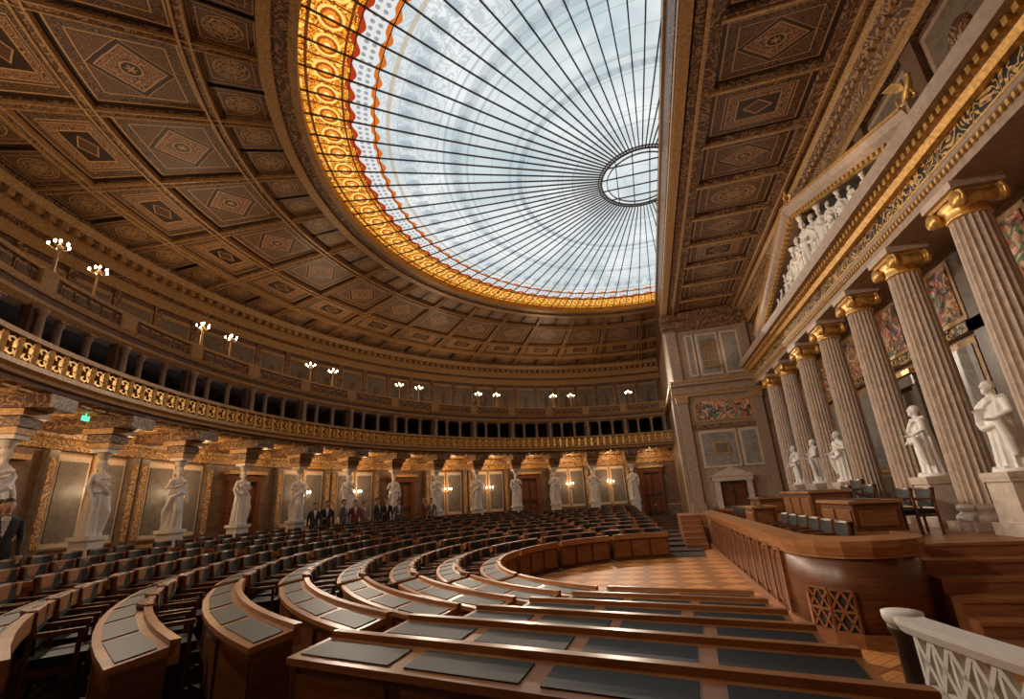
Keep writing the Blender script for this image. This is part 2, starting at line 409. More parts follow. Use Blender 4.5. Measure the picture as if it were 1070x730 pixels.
for rr,w in ((1.5,.05),(1.62,.025),(1.3,.02)):
    for j in range(96):
        p=E(rr,j*3.75,ZG);q=E(rr,(j+1)*3.75,ZG)
        if max(p[0],q[0])<XS: b.beam(p,q,w,.05,0)
for rr in (9.45,10.15):
    for j in range(160):
        p=E(rr,j*2.25,ZG+.02);q=E(rr,(j+1)*2.25,ZG+.02)
        if max(p[0],q[0])<XS: b.beam(p,q,.02,.03,0)
for t in (-.9,-.3,.3,.9):
    h=math.sqrt(1.5**2-(t)**2)
    if CX+EX*t<XS: b.beam((CX+EX*t,CY-h,ZG),(CX+EX*t,CY+h,ZG),.03,.04,0)
for t in (-.9,-.3,.3,.9):
    h=math.sqrt(1.5**2-t**2)*EX; b.beam((CX-h,CY+t,ZG),(min(CX+h,XS),CY+t,ZG),.03,.04,0)
b.obj('skylight_frame',[m_iron])

# ------------------------------------------------------------------ CURVED CEILING
def zc(r):  # ceiling profile
    return ZG-.1-(ZG-.1-ZE)*(r-RG)/(RE-RG)
b=MB()
SEC=40; AS=[A0-4+ (196/SEC)*i for i in range(SEC+1)]
rows=[(12.25,13.7,1),(13.9,16.6,0),(16.8,18.6,2),(18.8,20.3,1)]
def cq(r,a,dz=0):
    p=E(r,a,zc(r)+dz); return (min(p[0],XS),p[1],p[2])
def flatpoly(b,r0,r1,a0,a1,dz,m,uv=True,n=4):
    for k in range(n):
        t0,t1=k/n,(k+1)/n; q=[cq(r0,a0+(a1-a0)*t0,dz),cq(r0,a0+(a1-a0)*t1,dz),cq(r1,a0+(a1-a0)*t1,dz),cq(r1,a0+(a1-a0)*t0,dz)]
        b.add(q,[(0,1,2,3)],m,False,[[(t0,0),(t1,0),(t1,1),(t0,1)]])
for i in range(SEC):
    a0,a1=AS[i],AS[i+1]
    if i%2==0:
        for j,(r0,r1,k) in enumerate(rows):
            if j in(0,3): 
                flatpoly(b,r0,r1,a0+.15,(a0+a1)/2+2.4-.15,.1,k); flatpoly(b,r0,r1,(a0+a1)/2+2.45+.15,AS[min(i+2,SEC)]-.15,.1,k)
            else: flatpoly(b,r0,r1,a0+.35,AS[i+2]-.35,.14,(k if (i//2)%2==0 or j!=1 else 0),n=6)
for i in range(0,SEC+1,2):
    w=.32
    q=[[cq(r,AS[i]-w,-.0),cq(r,AS[i]+w,0),cq(r,AS[i]+w,.2),cq(r,AS[i]-w,.2)] for r in (12.0,20.5)]
    b.sweep(q,3)
    for o in (-w,w):
        q=[[cq(r,AS[i]+o-.05,-.05),cq(r,AS[i]+o+.05,-.05),cq(r,AS[i]+o+.05,.05),cq(r,AS[i]+o-.05,.05)] for r in (12.0,20.5)]
        b.sweep(q,4)
def cring(r0,r1,dz0,dz1,m,n=98):
    rws=[]
    for i in range(n+1):
        a=AS[0]+196*i/n; rws.append([cq(r0,a,dz0),cq(r1,a,dz0),cq(r1,a,dz1),cq(r0,a,dz1)])
    b.sweep(rws,m)
for r0,r1 in ((13.68,13.92),(16.58,16.82),(18.58,18.82)): cring(r0,r1,0,.2,3); cring(r0-.02,r0+.04,-.05,.1,4); cring(r1-.04,r1+.02,-.05,.1,4)
cring(RG-.03,RG+.18,-.12,.3,4); cring(RG+.18,12.0,-.04,.25,3); cring(11.98,12.27,-.1,.25,4)
cring(20.3,21.3,-.02,.25,3); cring(20.6,20.7,-.1,.1,4)
cring(RG,23.5,.26,.36,5)
ceil=b.obj('ceiling',m_cof+[m_orn,m_goldpaint,m_brown])

# ------------------------------------------------------------------ CURVED WALLS / GALLERIES
CA=[197.97-9.101*i for i in range(-6,12)]
b=MB(); n=130; AL,AH=87.,270.
RW=18.7
b.arc([(RW,ZWALK-.1),(RW+.3,ZWALK-.1),(RW+.3,2.75),(RW,2.75)],AL,AH,n,0)                # rear wall
b.arc([(RW-.06,ZWALK-.1),(RW,ZWALK-.1),(RW,-.75),(RW-.06,-.75)],AL,AH,n,1)             # dado
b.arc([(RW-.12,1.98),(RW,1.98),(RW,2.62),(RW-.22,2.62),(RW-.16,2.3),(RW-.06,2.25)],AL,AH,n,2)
b.arc([(RW-.1,-.75),(RW,-.75),(RW,-.66),(RW-.1,-.66)],AL,AH,n,3)
isdoor=lambda k:(k%3)==2
for j in range(-5,12):
    am=197.97-9.101*(j+.5)
    if isdoor(j): continue
    for s in (-1,1):
        a=am+s*1.75
        b.abox(RW-.05,RW,a-1.6,a+1.6,-.55,1.9,3,2); b.abox(RW-.07,RW,a-1.5,a+1.5,-.5,1.85,4,2); b.abox(RW-.09,RW,a-1.3,a+1.3,-.35,1.7,5,2)
    b.abox(RW-.12,RW,am-.12,am+.12,-.6,1.95,3,1)
    for s in (-1,1): b.abox(RW-.18,RW,am+s*4.0-.45,am+s*4.0+.45,-.7,1.95,1,1); b.abox(RW-.2,RW,am+s*4.0-.3,am+s*4.0+.3,-.5,1.75,2,1)
b.obj('wall_curved',[m_wallbrown,m_mdark,m_orng,m_goldpaint,m_mframe,m_mpan])
# doors
dn=1
for j in range(-4,12):
    if not isdoor(j): continue
    am=197.97-9.101*(j+.5); b=MB(); W=2.0
    b.abox(RW-.08,RW+.01,am-W,am+W,ZWALK,1.35,1,3)
    for s in (-1,1):
        b.abox(RW-.2,RW,am+s*W-.35,am+s*W+.35,ZWALK,1.45,0); b.abox(RW-.12,RW-.07,am+s*W*.5-.75,am+s*W*.5+.75,ZWALK+.25,-.2,0); b.abox(RW-.12,RW-.07,am+s*W*.5-.75,am+s*W*.5+.75,0,1.15,0)
    b.abox(RW-.22,RW,am-W-.6,am+W+.6,1.35,1.62,0,3); b.abox(RW-.32,RW,am-W-.8,am+W+.8,1.62,1.75,2,3)
    b.obj('door_%d'%dn,[m_wood2,m_dkbrown,m_goldpaint]); dn+=1
# main gallery
b=MB(); RF=16.26; g0,g1=AL,AH
b.arc([(RF,2.74),(RW+.3,2.74),(RW+.3,2.95),(RF,2.95)],g0,g1,n,[1,0,0,0])
b.arc([(RF-.12,2.83),(RF+.1,2.83),(RF+.1,3.08),(RF-.16,3.08),(RF-.16,2.98),(RF-.06,2.93)],g0,g1,n,3)
b.arc([(RF-.1,3.56),(RF+.14,3.56),(RF+.14,3.66),(RF-.1,3.66)],g0,g1,n,3)
b.arc([(RF+.06,3.08),(RF+.1,3.08),(RF+.1,3.56),(RF+.06,3.56)],g0,g1,n,4)
b.arc([(RF-.02,3.08),(RF+.06,3.08),(RF+.06,3.12),(RF-.02,3.12)],g0,g1,n,3)
b.arc([(17.5,2.95),(17.8,2.95),(17.8,3.4),(17.5,3.4)],g0,g1,n,5)
for j in range(-6,12):
    a0=197.97-9.101*j
    for k in range(6):
        aa=a0-9.101*(k+.1)/6; ab=a0-9.101*(k+.9)/6
        for r0,r1 in ((16.45,17.1),(17.2,17.85),(17.95,18.55)):
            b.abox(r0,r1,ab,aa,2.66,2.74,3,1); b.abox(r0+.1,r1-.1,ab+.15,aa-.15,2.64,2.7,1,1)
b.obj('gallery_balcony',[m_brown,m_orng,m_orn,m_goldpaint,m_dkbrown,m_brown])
b=MB(); na=120
for i in range(na):
    a=AL+(AH-AL)*i/na; a2=AL+(AH-AL)*(i+1)/na; am=(a+a2)/2
    P=lambda aa,z,dr=0:E(RF+dr,aa,z)
    b.beam(P(a,3.08),P(a,3.58),.1,.1,0)
    b.beam(P(a+.12,3.12),P(a2-.12,3.55),.045,.045,0); b.beam(P(a+.12,3.55),P(a2-.12,3.12),.045,.045,0)
    r_=.17
    pts=[P(am+math.degrees(r_*math.cos(t)/16.3),3.335+r_*math.sin(t)) for t in [k*math.pi/4 for k in range(8)]]
    for k in range(8): b.beam(pts[k],pts[(k+1)%8],.045,.04,0)
    c=P(am,3.335,-.02); b.obox(c,(.11,.11,.11),rad(am-90),0)
b.obj('gallery_railing',[m_gold])
# upper tier
b=MB()
R2=17.35
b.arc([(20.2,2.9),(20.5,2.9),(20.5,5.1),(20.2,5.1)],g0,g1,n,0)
b.arc([(R2-.25,4.92),(RE+.3,4.92),(RE+.3,5.1),(R2-.25,5.1)],g0,g1,n,1)
b.arc([(R2-.15,4.72),(R2+.2,4.72),(R2+.2,4.92),(R2-.25,4.92),(R2-.25,4.84)],g0,g1,n,2)
b.arc([(R2-.3,5.06),(R2,5.06),(R2,5.18),(R2-.36,5.18)],g0,g1,n,3)
b.arc([(R2-.12,5.18),(R2,5.18),(R2,5.62),(R2-.12,5.62)],g0,g1,n,4)
b.arc([(R2-.2,5.62),(R2+.05,5.62),(R2+.05,5.72),(R2-.2,5.72)],g0,g1,n,3)
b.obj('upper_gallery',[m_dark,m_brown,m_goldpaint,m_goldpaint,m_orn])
b=MB(); colp=[(.13,0),(.13,.06),(.095,.1),(.085,.7),(.078,1.15),(.11,1.2),(.13,1.3)]
for i in range(-18,37):
    a=197.97-9.101/3*i
    if a<88 or a>269: continue
    p=E(R2,a,3.4); b.lathe(colp,10,p,0); b.obox((p[0],p[1],3.38),(.3,.3,.1),rad(a-90),1); b.obox((p[0],p[1],4.72),(.28,.28,.06),rad(a-90),1)
    if i%3==0:
        b.abox(R2-.22,R2,a-.7,a+.7,3.4,4.75,2,1); p=E(R2-.3,a,3.4); b.lathe(colp,10,p,0)
        b.abox(R2-.28,R2,a-.8,a+.8,5.18,5.62,1,1)
    b.abox(R2-.15,R2-.1,a-1.25,a-.2,5.24,5.56,1,1); b.abox(R2-.17,R2-.14,a-1.15,a-.3,5.3,5.5,2,1); b.abox(R2-.15,R2-.1,a+.2,a+1.25,5.24,5.56,1,1); b.abox(R2-.17,R2-.14,a+.3,a+1.15,5.3,5.5,2,1)
    b.abox(19.0,20.2,a-.06,a+.06,3.0,4.9,2,1)
b.obj('box_tier_colonnade',[m_stone,m_goldpaint,m_brown])
# attic wall
b=MB()
b.arc([(RE,5.0),(RE+.3,5.0),(RE+.3,ZE+.3),(RE,ZE+.3)],g0,g1,n,0)
b.arc([(RE-.1,8.1),(RE,8.1),(RE,ZE+.1),(RE-.7,ZE+.1),(RE-.55,9.2),(RE-.35,9.0),(RE-.3,8.6),(RE-.1,8.5)],g0,g1,n,[1,1,1,2,1,2,1,2])
for i in range(-14,26):
    a=197.97-9.101/2*i
    if a<88 or a>269: continue
    b.abox(RE-.12,RE,a-.4,a+.4,5.1,8.1,1,1)
    b.abox(RE-.05,RE,a-4.15,a-.4,5.5,7.9,3,2); b.abox(RE-.07,RE,a-3.9,a-.65,5.65,7.75,4,2)
    b.abox(RE-.1,RE,a-2.6,a-1.95,6.0,7.2,5,1)
for i in range(150):
    a=88+182*i/150; b.abox(RE-.6,RE-.4,a,a+.6,8.95,9.15,2,1)
b.obj('wall_attic',[m_brown,m_orn,m_goldpaint,m_goldpaint,m_mdark,m_brown])

# caryatids
for i,a in enumerate(CA):
    if a>262: continue
    b=MB(); p=E(17.0,a,0); rz=rad(a-90)
    b.merge(fig_car,(p[0],p[1],-.24),rz,(1.2,1.05,1.03),0,mir=bool(i%2))
    b.obox((p[0],p[1],-.29),(.62,.56,.1),rz,0); b.obox((p[0],p[1],-.82),(.5,.46,.98),rz,0); b.obox((p[0],p[1],ZWALK+.09),(.62,.58,.18),rz,0)
    b.obox((p[0],p[1],1.83),(.42,.42,.1),rz,0); b.obox((p[0],p[1],1.95),(.52,.5,.14),rz,1); b.obox((p[0],p[1],2.12),(.62,.6,.2),rz,2); b.obox((p[0],p[1],2.3),(.78,.76,.14),rz,1)
    q=E(17.4,a,2.52); b.obox(q,(.8,2.4,.28),rz,2); 
    b.obj('caryatid_statue',[m_mwhite,m_goldpaint,m_orn])
def pt(loc,e,c=(1,.62,.32),r=.12,name='gallery_soffit_light'):
    l=bpy.data.lights.new(name,'POINT'); l.energy=e; l.color=c; l.shadow_soft_size=r; o=bpy.data.objects.new(name,l); o.location=loc; scn.collection.objects.link(o); return o
for j in range(-5,12):
    am=197.97-9.101*(j+.5)
    if not isdoor(j):
        b=MB(); p=E(RW-.1,am,.75); rz=rad(am-90)
        b.obox(p,(.1,.06,.3),rz,0)
        t=Vector((-math.sin(rad(am)),math.cos(rad(am)),0)); inn=-Vector((math.cos(rad(am)),math.sin(rad(am)),0)); P=Vector(p)
        for s in (-1,0,1):
            e=P+t*s*.2+inn*(.25 if s else .33); b.tube([P,P+inn*.12+t*s*.1-Vector((0,0,.1)),e,e+Vector((0,0,.1))],.014,6,0)
            b.lathe([(.045,.1),(.05,.11),(.012,.12)],8,tuple(e),0); b.ell((e.x,e.y,e.z+.17),(.034,.034,.055),8,1)
        b.obj('wall_sconce',[m_gold,m_bulb])
        pt(E(RW-.75,am,.95),13)
    pt(E(17.6,am,2.2),29 if not isdoor(j) else 22)
# candelabra on upper rail
for c0 in range(-1,7):
    for d in (0,4.4):
        a=206.3-18.35*c0-d
        if a>235 or a<95: continue
        b=MB(); p=Vector(E(R2-.08,a,5.72)); b.lathe([(.1,0),(.07,.05),(.035,.1),(.045,.4),(.03,.45),(.03,.7),(.07,.72),(.02,.8)],8,tuple(p),0)
        for k in range(5):
            t=2*math.pi*k/5+.3; d_=Vector((math.cos(t),math.sin(t),0)); c=p+Vector((0,0,.7))
            b.tube([c,c+d_*.1-Vector((0,0,.06)),c+d_*.2+Vector((0,0,.02))],.018,5,0); q=c+d_*.2+Vector((0,0,.07)); b.ell(tuple(q),(.03,.03,.045),8,1)
        q=p+Vector((0,0,.87)); b.ell(tuple(q),(.03,.03,.045),8,1)
        b.obj('candelabra_lamp',[m_goldpaint,m_bulb])
        pt(tuple(p+Vector((0,0,1.1))),18,r=.06,name='candelabra_light',c=(1,.7,.42))

# ------------------------------------------------------------------ FLOORS
def rowc(k): return (1.1+.007*k,12.1+.19*k)
def rowr(k): return 5.2+1.044*k
def zf(k): return ZWELL+.072*(k+0)
b=MB(); b.box(-16.5,7.0,-6,36,-2.2,ZWELL,0)
fl=b.obj('floor',[m_parq])
b=MB()
for k in range(10):
    rin=rowr(k)-.12; c=rowc(k); z=zf(k) if k else ZWELL+.03
    N=90; a0,a1=86,272
    c2=rowc(k+1) if k<9 else (CX,CY); r2=rowr(k+1)+.3 if k<9 else RW+.2
    rows_=[]
    for i in range(N+1):
        a=a0+(a1-a0)*i/N; p=E(rin,a,0,c); q=E(r2,a,0,c2)
        xm=1.7 if a<180 else 1.05
        f=lambda P,z:(min(P[0],xm),P[1],z)
        rows_.append([f(p,-2.1),f(q,-2.1),f(q,z),f(p,z)])
    b.sweep(rows_,[1,1,0,1])
b.obj('floor_terraces',[m_carpet,m_wood2])

# ------------------------------------------------------------------ DESKS and CHAIRS
chair=MB()
chair.box(-.25,.25,-.22,.2,.38,.47,0)
for i in range(6):
    t0=-1+i/3; t1=-1+(i+1)/3
    f=lambda t,z,d:(t*.27,.24-.07*t*t*1.0+d+(z-.45)*.12,z)
    v=[f(t0,.5,-.04),f(t1,.5,-.04),f(t1,.5,.04),f(t0,.5,.04),f(t0,.84,-.04),f(t1,.84,-.04),f(t1,.84,.04),f(t0,.84,.04)]
    chair.add(v,[(0,1,5,4),(2,3,7,6),(4,5,6,7),(0,3,2,1),(1,2,6,5),(0,4,7,3)],0)
    v=[f(t0,.84,-.045),f(t1,.84,-.045),f(t1,.84,.045),f(t0,.84,.045),f(t0,.87,-.035),f(t1,.87,-.035),f(t1,.87,.035),f(t0,.87,.035)]
    chair.add(v,[(0,1,5,4),(2,3,7,6),(4,5,6,7),(0,3,2,1)],1)
for s in (-1,1):
    chair.box(s*.28-.025,s*.28+.025,-.18,.22,.64,.68,1); chair.box(s*.28-.02,s*.28+.02,-.17,-.13,0,.65,1); chair.box(s*.28-.02,s*.28+.02,.17,.21,0,.86,1)
    chair.box(s*.28-.015,s*.28+.015,-.15,.19,.33,.38,1)
SECT=[(246.3,269.5),(221.5,244.5),(197,219.7),(172.5,195.2),(148,170.7),(123.5,146.2),(99,121.7)]
def desk(k,a0,a1,near):
    global CH
    c=rowc(k); r=rowr(k); z=zf(k); T=z+.75; b=MB(); ns=max(4,int((a1-a0)/2.5))
    TD=.35 if near else .40
    if near==2: CH=(a0,a1); ns=1; r-=.06
    g=18/r
    b.arc([(r+.04,z),(r+(TD-.06 if near else .1),z),(r+(TD-.06 if near else .1),T-.06),(r+.04,T-.06)],a0+g*.1,a1-g*.1,ns,0,c)
    b.arc([(r-.04,T-.06),(r+TD,T-.10),(r+TD,T-.055),(r-.04,T-.0)],a0,a1,ns,1,c)
    b.arc([(r-.07,T-.12),(r+.0,T-.12),(r+.0,T+.035),(r-.07,T+.035)],a0,a1,ns,1,c)
    L=(r*rad(a1-a0)); m=max(2,round(L/(.95 if near else .7))); da=(a1-a0)/m
    for i in range(m):
        p0=a0+da*i+da*.07; p1=a0+da*(i+1)-da*.07
        b.arc([(r+.06,T-.024),(r+TD-.06,T-.053),(r+TD-.06,T-.038),(r+.06,T-.006)],p0,p1,1,2,c)
        b.abox(r+.01,r+.04,p0,p1,z+.1,T-.16,3,1,c)
        if near:
            b.abox(r+TD-.06,r+TD-.035,p0,p1,z+.1,T-.16,3,1,c)
    for a in (a0+g*.1,a1-g*.1):
        w=g*.09; b.abox(r+0,r+TD-.04,a-w,a+w,z,T-.05,0,1,c)
    b.obj('curved_desk' if near<2 else 'bench_desk',[m_wood2,m_woodl,m_inlay,m_wood]); CH=None
def chairs(k,a0,a1):
    c=rowc(k); r=rowr(k); z=zf(k); L=r*rad(a1-a0); m=max(2,int(L/.66)); b=MB()
    for i in range(m):
        a=a0+(a1-a0)*(i+.5)/m; p=E(r+.62,a,z,c); b.merge(chair,p,rad(a-90)+random.uniform(-.04,.04))
    b.obj('leather_chair_row',[m_leather,m_wood2])
for si,(a0,a1) in enumerate(SECT):
    for k in range(10):
        if si==0 and k>5: continue
        if si==1 and k>8: continue
        if si==6 and k>8: continue
        desk(k,a0 if not(si==0 and k==5) else 247.5,a1,(2,1)[si] if si<=1 else 0)
        if si>=2: chairs(k,a0,a1)
        elif si==1 and k>=5: chairs(k,a0,a1-10)

# ------------------------------------------------------------------ STAGE
XW=5.57; COLY=[8.35+2.16*j for j in range(-2,7)]
XB=6.6
b=MB()
b.box(XB,XB+.3,2.5,YE+.3,ZWELL,5.0,0)
for j in range(len(COLY)-1):
    y0,y1=COLY[j]+.15,COLY[j+1]-.15; ym=(y0+y1)/2
    door=abs(ym-13.75)<.3
    b.box(XB-.08,XB,y0-.4,y0+.1,ZSTAGE,4.3,1)
    b.box(XB-.1,XB,y0+.1,y1-.1,2.95,4.25,2); b.box(XB-.12,XB-.09,y0+.2,y1-.2,3.05,4.15,3)
    b.box(XB-.16,XB,y0-.4,y1+.4,2.7,2.9,4)
    if not door:
        b.box(XB-.08,XB,y0+.15,y1-.15,.2,2.6,2); b.box(XB-.1,XB-.05,y0+.27,y1-.27,.32,2.48,5)
        b.box(XB-.07,XB,y0+.15,y1-.15,-.7,.08,1)
b.box(XB-.2,XB,2.5,YE,-.9,-.72,1)
b.obj('wall_stage',[m_stone,m_mdark,m_goldpaint,m_fres,m_ornb,m_mgrey])
b=MB(); y0,y1=13.0,14.5
b.box(XB-.14,XB-.02,y0,y1,ZSTAGE,2.1,1); 
for y in (y0-.2,y1): b.box(XB-.3,XB,y,y+.2,ZSTAGE,2.2,0)
b.box(XB-.34,XB,y0-.25,y1+.25,2.1,2.35,0); b.box(XB-.42,XB,y0-.32,y1+.32,2.35,2.45,2)
for yy in (y0+.1,y0+.82):
    for z in (-.7,.1,1.0): b.box(XB-.18,XB-.12,yy,yy+.56,z,z+.65,3)
b.obj('door_%d'%dn,[m_mdark,m_dkbrown,m_gold,m_wood2]); dn+=1
# entablature
b=MB()
Y0,Y1=2.5,YE
def lng(prof,m,y0=Y0,y1=Y1): b.sweep([[(x,y,z) for x,z in prof] for y in (y0,y1)],m)
lng([(5.25,4.46),(XB,4.46),(XB,4.80),(5.2,4.80),(5.2,4.70),(5.25,4.66),(5.25,4.56)],0)
lng([(5.28,4.80),(5.9,4.80),(5.9,5.16),(5.28,5.16)],1)
lng([(5.16,5.14),(5.9,5.14),(5.9,5.24),(5.1,5.24)],2)
lng([(5.19,4.78),(5.3,4.78),(5.3,4.82),(5.19,4.82)],2)
lng([(4.86,5.36),(5.9,5.36),(5.9,5.55),(4.78,5.55),(4.82,5.44)],0)
lng([(5.1,5.24),(5.9,5.24),(5.9,5.36),(5.1,5.36)],0)
y=Y0
while y<Y1:
    b.box(4.98,5.12,y,y+.09,5.25,5.36,2); y+=.18
y=Y0
while y<Y1:
    b.box(5.2,5.24,y,y+.05,4.6,4.68,2); y+=.12
lng([(4.84,5.55),(4.9,5.55),(4.9,5.59),(4.84,5.59)],2)
b.obj('stage_entablature',[m_stone,m_ornb,m_gold])
# attic of the stage
b=MB(); XA=5.75
b.box(XA,XA+.3,Y0,YE,5.5,ZSC,0)
for j in range(len(COLY)-1):
    y0,y1=COLY[j],COLY[j+1]
    b.box(XA-.12,XA,y0-.2,y0+.2,5.55,7.55,0); b.box(XA-.05,XA,y0+.3,y1-.3,5.75,7.4,2); b.box(XA-.07,XA-.02,y0+.42,y1-.42,5.87,7.28,3)
    b.tube([(XA-.08,(y0+y1)/2,6.6),(XA-.0,(y0+y1)/2,6.6)],[.3,.3],20,4)
lng([(XA-.15,7.55),(XA,7.55),(XA,ZSC),(XA-.55,ZSC),(XA-.5,8.2),(XA-.3,8.05),(XA-.25,7.75),(XA-.15,7.7)],[4,4,4,5,4,4,5,5])
y=Y0
while y<YE: b.box(XA-.42,XA-.28,y,y+.12,8.05,8.18,5); y+=.24
b.obj('wall_stage_attic',[m_brown,m_orn,m_stone,m_mdark,m_orn,m_goldpaint])
# pediment
b=MB(); PA,PB,PM=7.7,19.6,13.65; zb,za=5.56,7.5
b.add([(5.4,PA+.3,zb),(5.4,PB-.3,zb),(5.4,PM,za-.15),(5.74,PA+.3,zb),(5.74,PB-.3,zb),(5.74,PM,za-.15)],[(0,1,2),(0,3,4,1),(0,2,5,3),(1,4,5,2)],1)
for ys,ye in ((PA,PM),(PB,PM)):
    z0,z1=zb,za
    pr=[(5.0,.0),(5.74,.0),(5.74,.24),(4.84,.24),(4.9,.1)]
    b.sweep([[(x,yq,zq+z) for x,z in pr] for yq,zq in ((ys,z0),(ye,z1))],0)
    pr=[(4.8,.24),(5.0,.24),(5.0,.29),(4.8,.29)]
    b.sweep([[(x,yq,zq+z) for x,z in pr] for yq,zq in ((ys,z0),(ye,z1))],2)
    nd=30
    for i in range(nd):
        t=(i+.3)/nd; yq=ys+(ye-ys)*t; b.box(5.0,5.12,yq-.05,yq+.05,z0+(z1-z0)*t-.1,z0+(z1-z0)*t+.02,2)
b.obj('pediment',[m_stone,m_dark,m_gold])
b=MB()
for i in range(17):
    t=-1+2*(i+.5)/17; y=PM+t*5.0; hmax=(za-zb-.12)*(1-abs(t)*5.0/5.95)-.1
    h=max(hmax,.28)
    k=fig_tog[i%3] if i%2 else fig_car
    s=h/1.85
    if h>.62: b.merge(k,(5.26,y,zb+.03),rad(-90)+random.uniform(-.5,.5),(max(s*1.1,.6),max(s*.8,.4),s),0,mir=bool(i%2))
    else:
        o=MB(); o.V=[(z*.55*(1 if t>0 else -1)-.5*(1 if t>0 else -1),y_*.5,x*.55+.14) for x,y_,z in k.V]; o.F=k.F;o.M=k.M;o.S=k.S
        b.merge(o,(5.25,y,zb),rad(-90),(1,1,max(h/.42,.6)*.9),0)
b.obj('pediment_relief_figures',[m_mwhite])
# gilded acroteria
def griffin():
    g=MB(); g.tube([(0,.2,.12),(0,0,.2),(0,-.16,.34),(0,-.22,.5),(0,-.3,.52)],[.07,.1,.075,.05,.02],8)
    g.tube([(0,-.14,.3),(0,-.2,.12),(0,-.24,0)],[.04,.03,.035],6); g.tube([(0,.18,.14),(0,.12,.02),(0,.02,0)],[.06,.04,.03],6)
    g.tube([(0,.2,.15),(0,.34,.2),(0,.36,.36),(0,.3,.42)],[.025,.02,.02,.03],6)
    for s in (-1,1): g.add([(s*.05,-.1,.3),(s*.12,.05,.35),(s*.25,.28,.62),(s*.14,.08,.66),(s*.08,-.08,.48)],[(0,1,2,3,4),(4,3,2,1,0)],0)
    g.ell((0,-.22,.53),(.05,.07,.06),8); g.lathe([(.14,-.08),(.2,-.02),(.14,0)],10); return g
gr=griffin()
for y,rz in ((PA+.1,0),(PB-.1,math.pi)):
    b=MB(); b.merge(gr,(5.05,y,zb+.40),rz,.8,0); b.box(4.9,5.2,y-.18,y+.18,zb+.1,zb+.34,1); b.obj('gilded_griffin',[m_gold,m_stone])
b=MB(); b.merge(fig_tog[1],(5.05,PM,za+.32),rad(-90),.3,0); b.box(4.87,5.23,PM-.2,PM+.2,za+.1,za+.32,1)
for s in (-1,1):
    b.tube([(5.05,PM+s*.1,za+.36),(5.05,PM+s*.3,za+.42),(5.05,PM+s*.34,za+.55),(5.05,PM+s*.22,za+.55)],[.04,.035,.03,.03],6)
b.obj('gilded_acroterion',[m_gold,m_stone])
# columns
def column():
    c=MB(); H0,H1=ZSTAGE,4.46
    c.box(-.42,.42,-.42,.42,H0,H0+.13,0)
    c.lathe([(.40,H0+.13),(.42,H0+.18),(.40,H0+.24),(.34,H0+.27),(.34,H0+.3),(.38,H0+.34),(.37,H0+.39),(.33,H0+.42)],28,m=0)
    c.lathe([(.315,H0+.42),(.31,H0+1.5),(.295,2.4),(.265,3.95)],80,m=0,fl=20,amp=.13,sm=False)
    c.lathe([(.275,3.93),(.29,3.96),(.275,3.99),(.27,4.12),(.34,4.2),(.3,4.24)],28,m=1)
    for sx in (-1,1):
        for sy in (-1,1):   # volutes
            pts=[]
            for t in range(16):
                an=t*math.pi/5.0+math.pi/2; r=.15*(1-t/19); pts.append((sx*(.27),sy*.34+sy*-r*math.cos(an) ,4.15+r*math.sin(an)))
            c.tube(pts,[.035-.001*k for k in range(16)],6,1)
            c.tube([(sx*.2,sy*.34,4.15),(sx*.33,sy*.34,4.15)],[.13,.13],12,1)
    for sy in (-1,1): c.tube([(-.27,sy*.34,4.15),(0,sy*.33,4.15),(.27,sy*.34,4.15)],[.13,.09,.13],12,1)
    c.box(-.3,.3,-.34,.34,4.26,4.33,1); c.box(-.36,.36,-.42,.42,4.33,4.46,0)
    return c
cm=column()
for y in COLY[2:]:
    b=MB(); b.merge(cm,(XW,y,0)); b.obj('ionic_column',[m_col,m_gold])
# statues
for i,(y,v) in enumerate(((9.2,0),(11.42,1),(15.8,2),(18.0,0),(20.2,1))):
    b=MB(); x=5.45
    b.merge(fig_tog[v],(x,y,.06),rad(-90)+(-.25 if i%2 else .1),(.98,.95,.76),0,mir=(i==2))
    b.box(x-.33,x+.33,y-.33,y+.33,-.06,.02,1); b.box(x-.29,x+.29,y-.29,y+.29,-.72,-.06,1); b.box(x-.36,x+.36,y-.36,y+.36,ZSTAGE,-.72,1); b.box(x-.32,x+.32,y-.32,y+.32,-.12,-.06,1)
    b.obj('marble_statue',[m_mwhite,m_mframe],bev=.008)
# stage ceiling
b=MB()
def fq(x0,x1,y0,y1,z,m): b.add([(x0,y0,z),(x0,y1,z),(x1,y1,z),(x1,y0,z)],[(0,1,2,3)],m,False,[[(0,0),(0,1),(1,1),(1,0)]])
j=0
L=1.75
yy=YE-.15
while yy>-3:
    fq(2.55,4.75,yy-L+.12,yy-.12,ZSC+.12,(0,1,0,2)[j%4])
    b.box(2.5,4.8,yy-.1,yy+.1,ZSC,ZSC+.2,3); b.box(2.5,4.8,yy-.03,yy+.03,ZSC-.05,ZSC+.1,4)
    yy-=L; j+=1
for x0,x1,m,z in ((1.72,1.95,4,-.06),(1.95,2.2,3,0),(2.2,2.28,4,-.05),(2.28,2.55,3,0.02),(4.75,5.0,3,.02),(5.0,5.08,4,-.05),(5.08,5.4,3,0)):
    b.box(x0,x1,-6,YE,ZSC+z,ZSC+.25,m)
b.box(1.72,7,-6,YE+.3,ZSC+.2,ZSC+.3,3)
b.box(1.76,2.0,-6,36,ZSC,ZG+.3,5); b.box(1.70,1.8,-6,36,ZG-.25,ZG+.1,4); b.box(1.68,1.78,-6,YE+1,ZSC-.02,ZSC+.12,4); b.box(1.73,1.77,-6,YE+1,8.9,9.7,3)
b.obj('ceiling_stage',m_cof+[m_orn,m_goldpaint,m_brown])
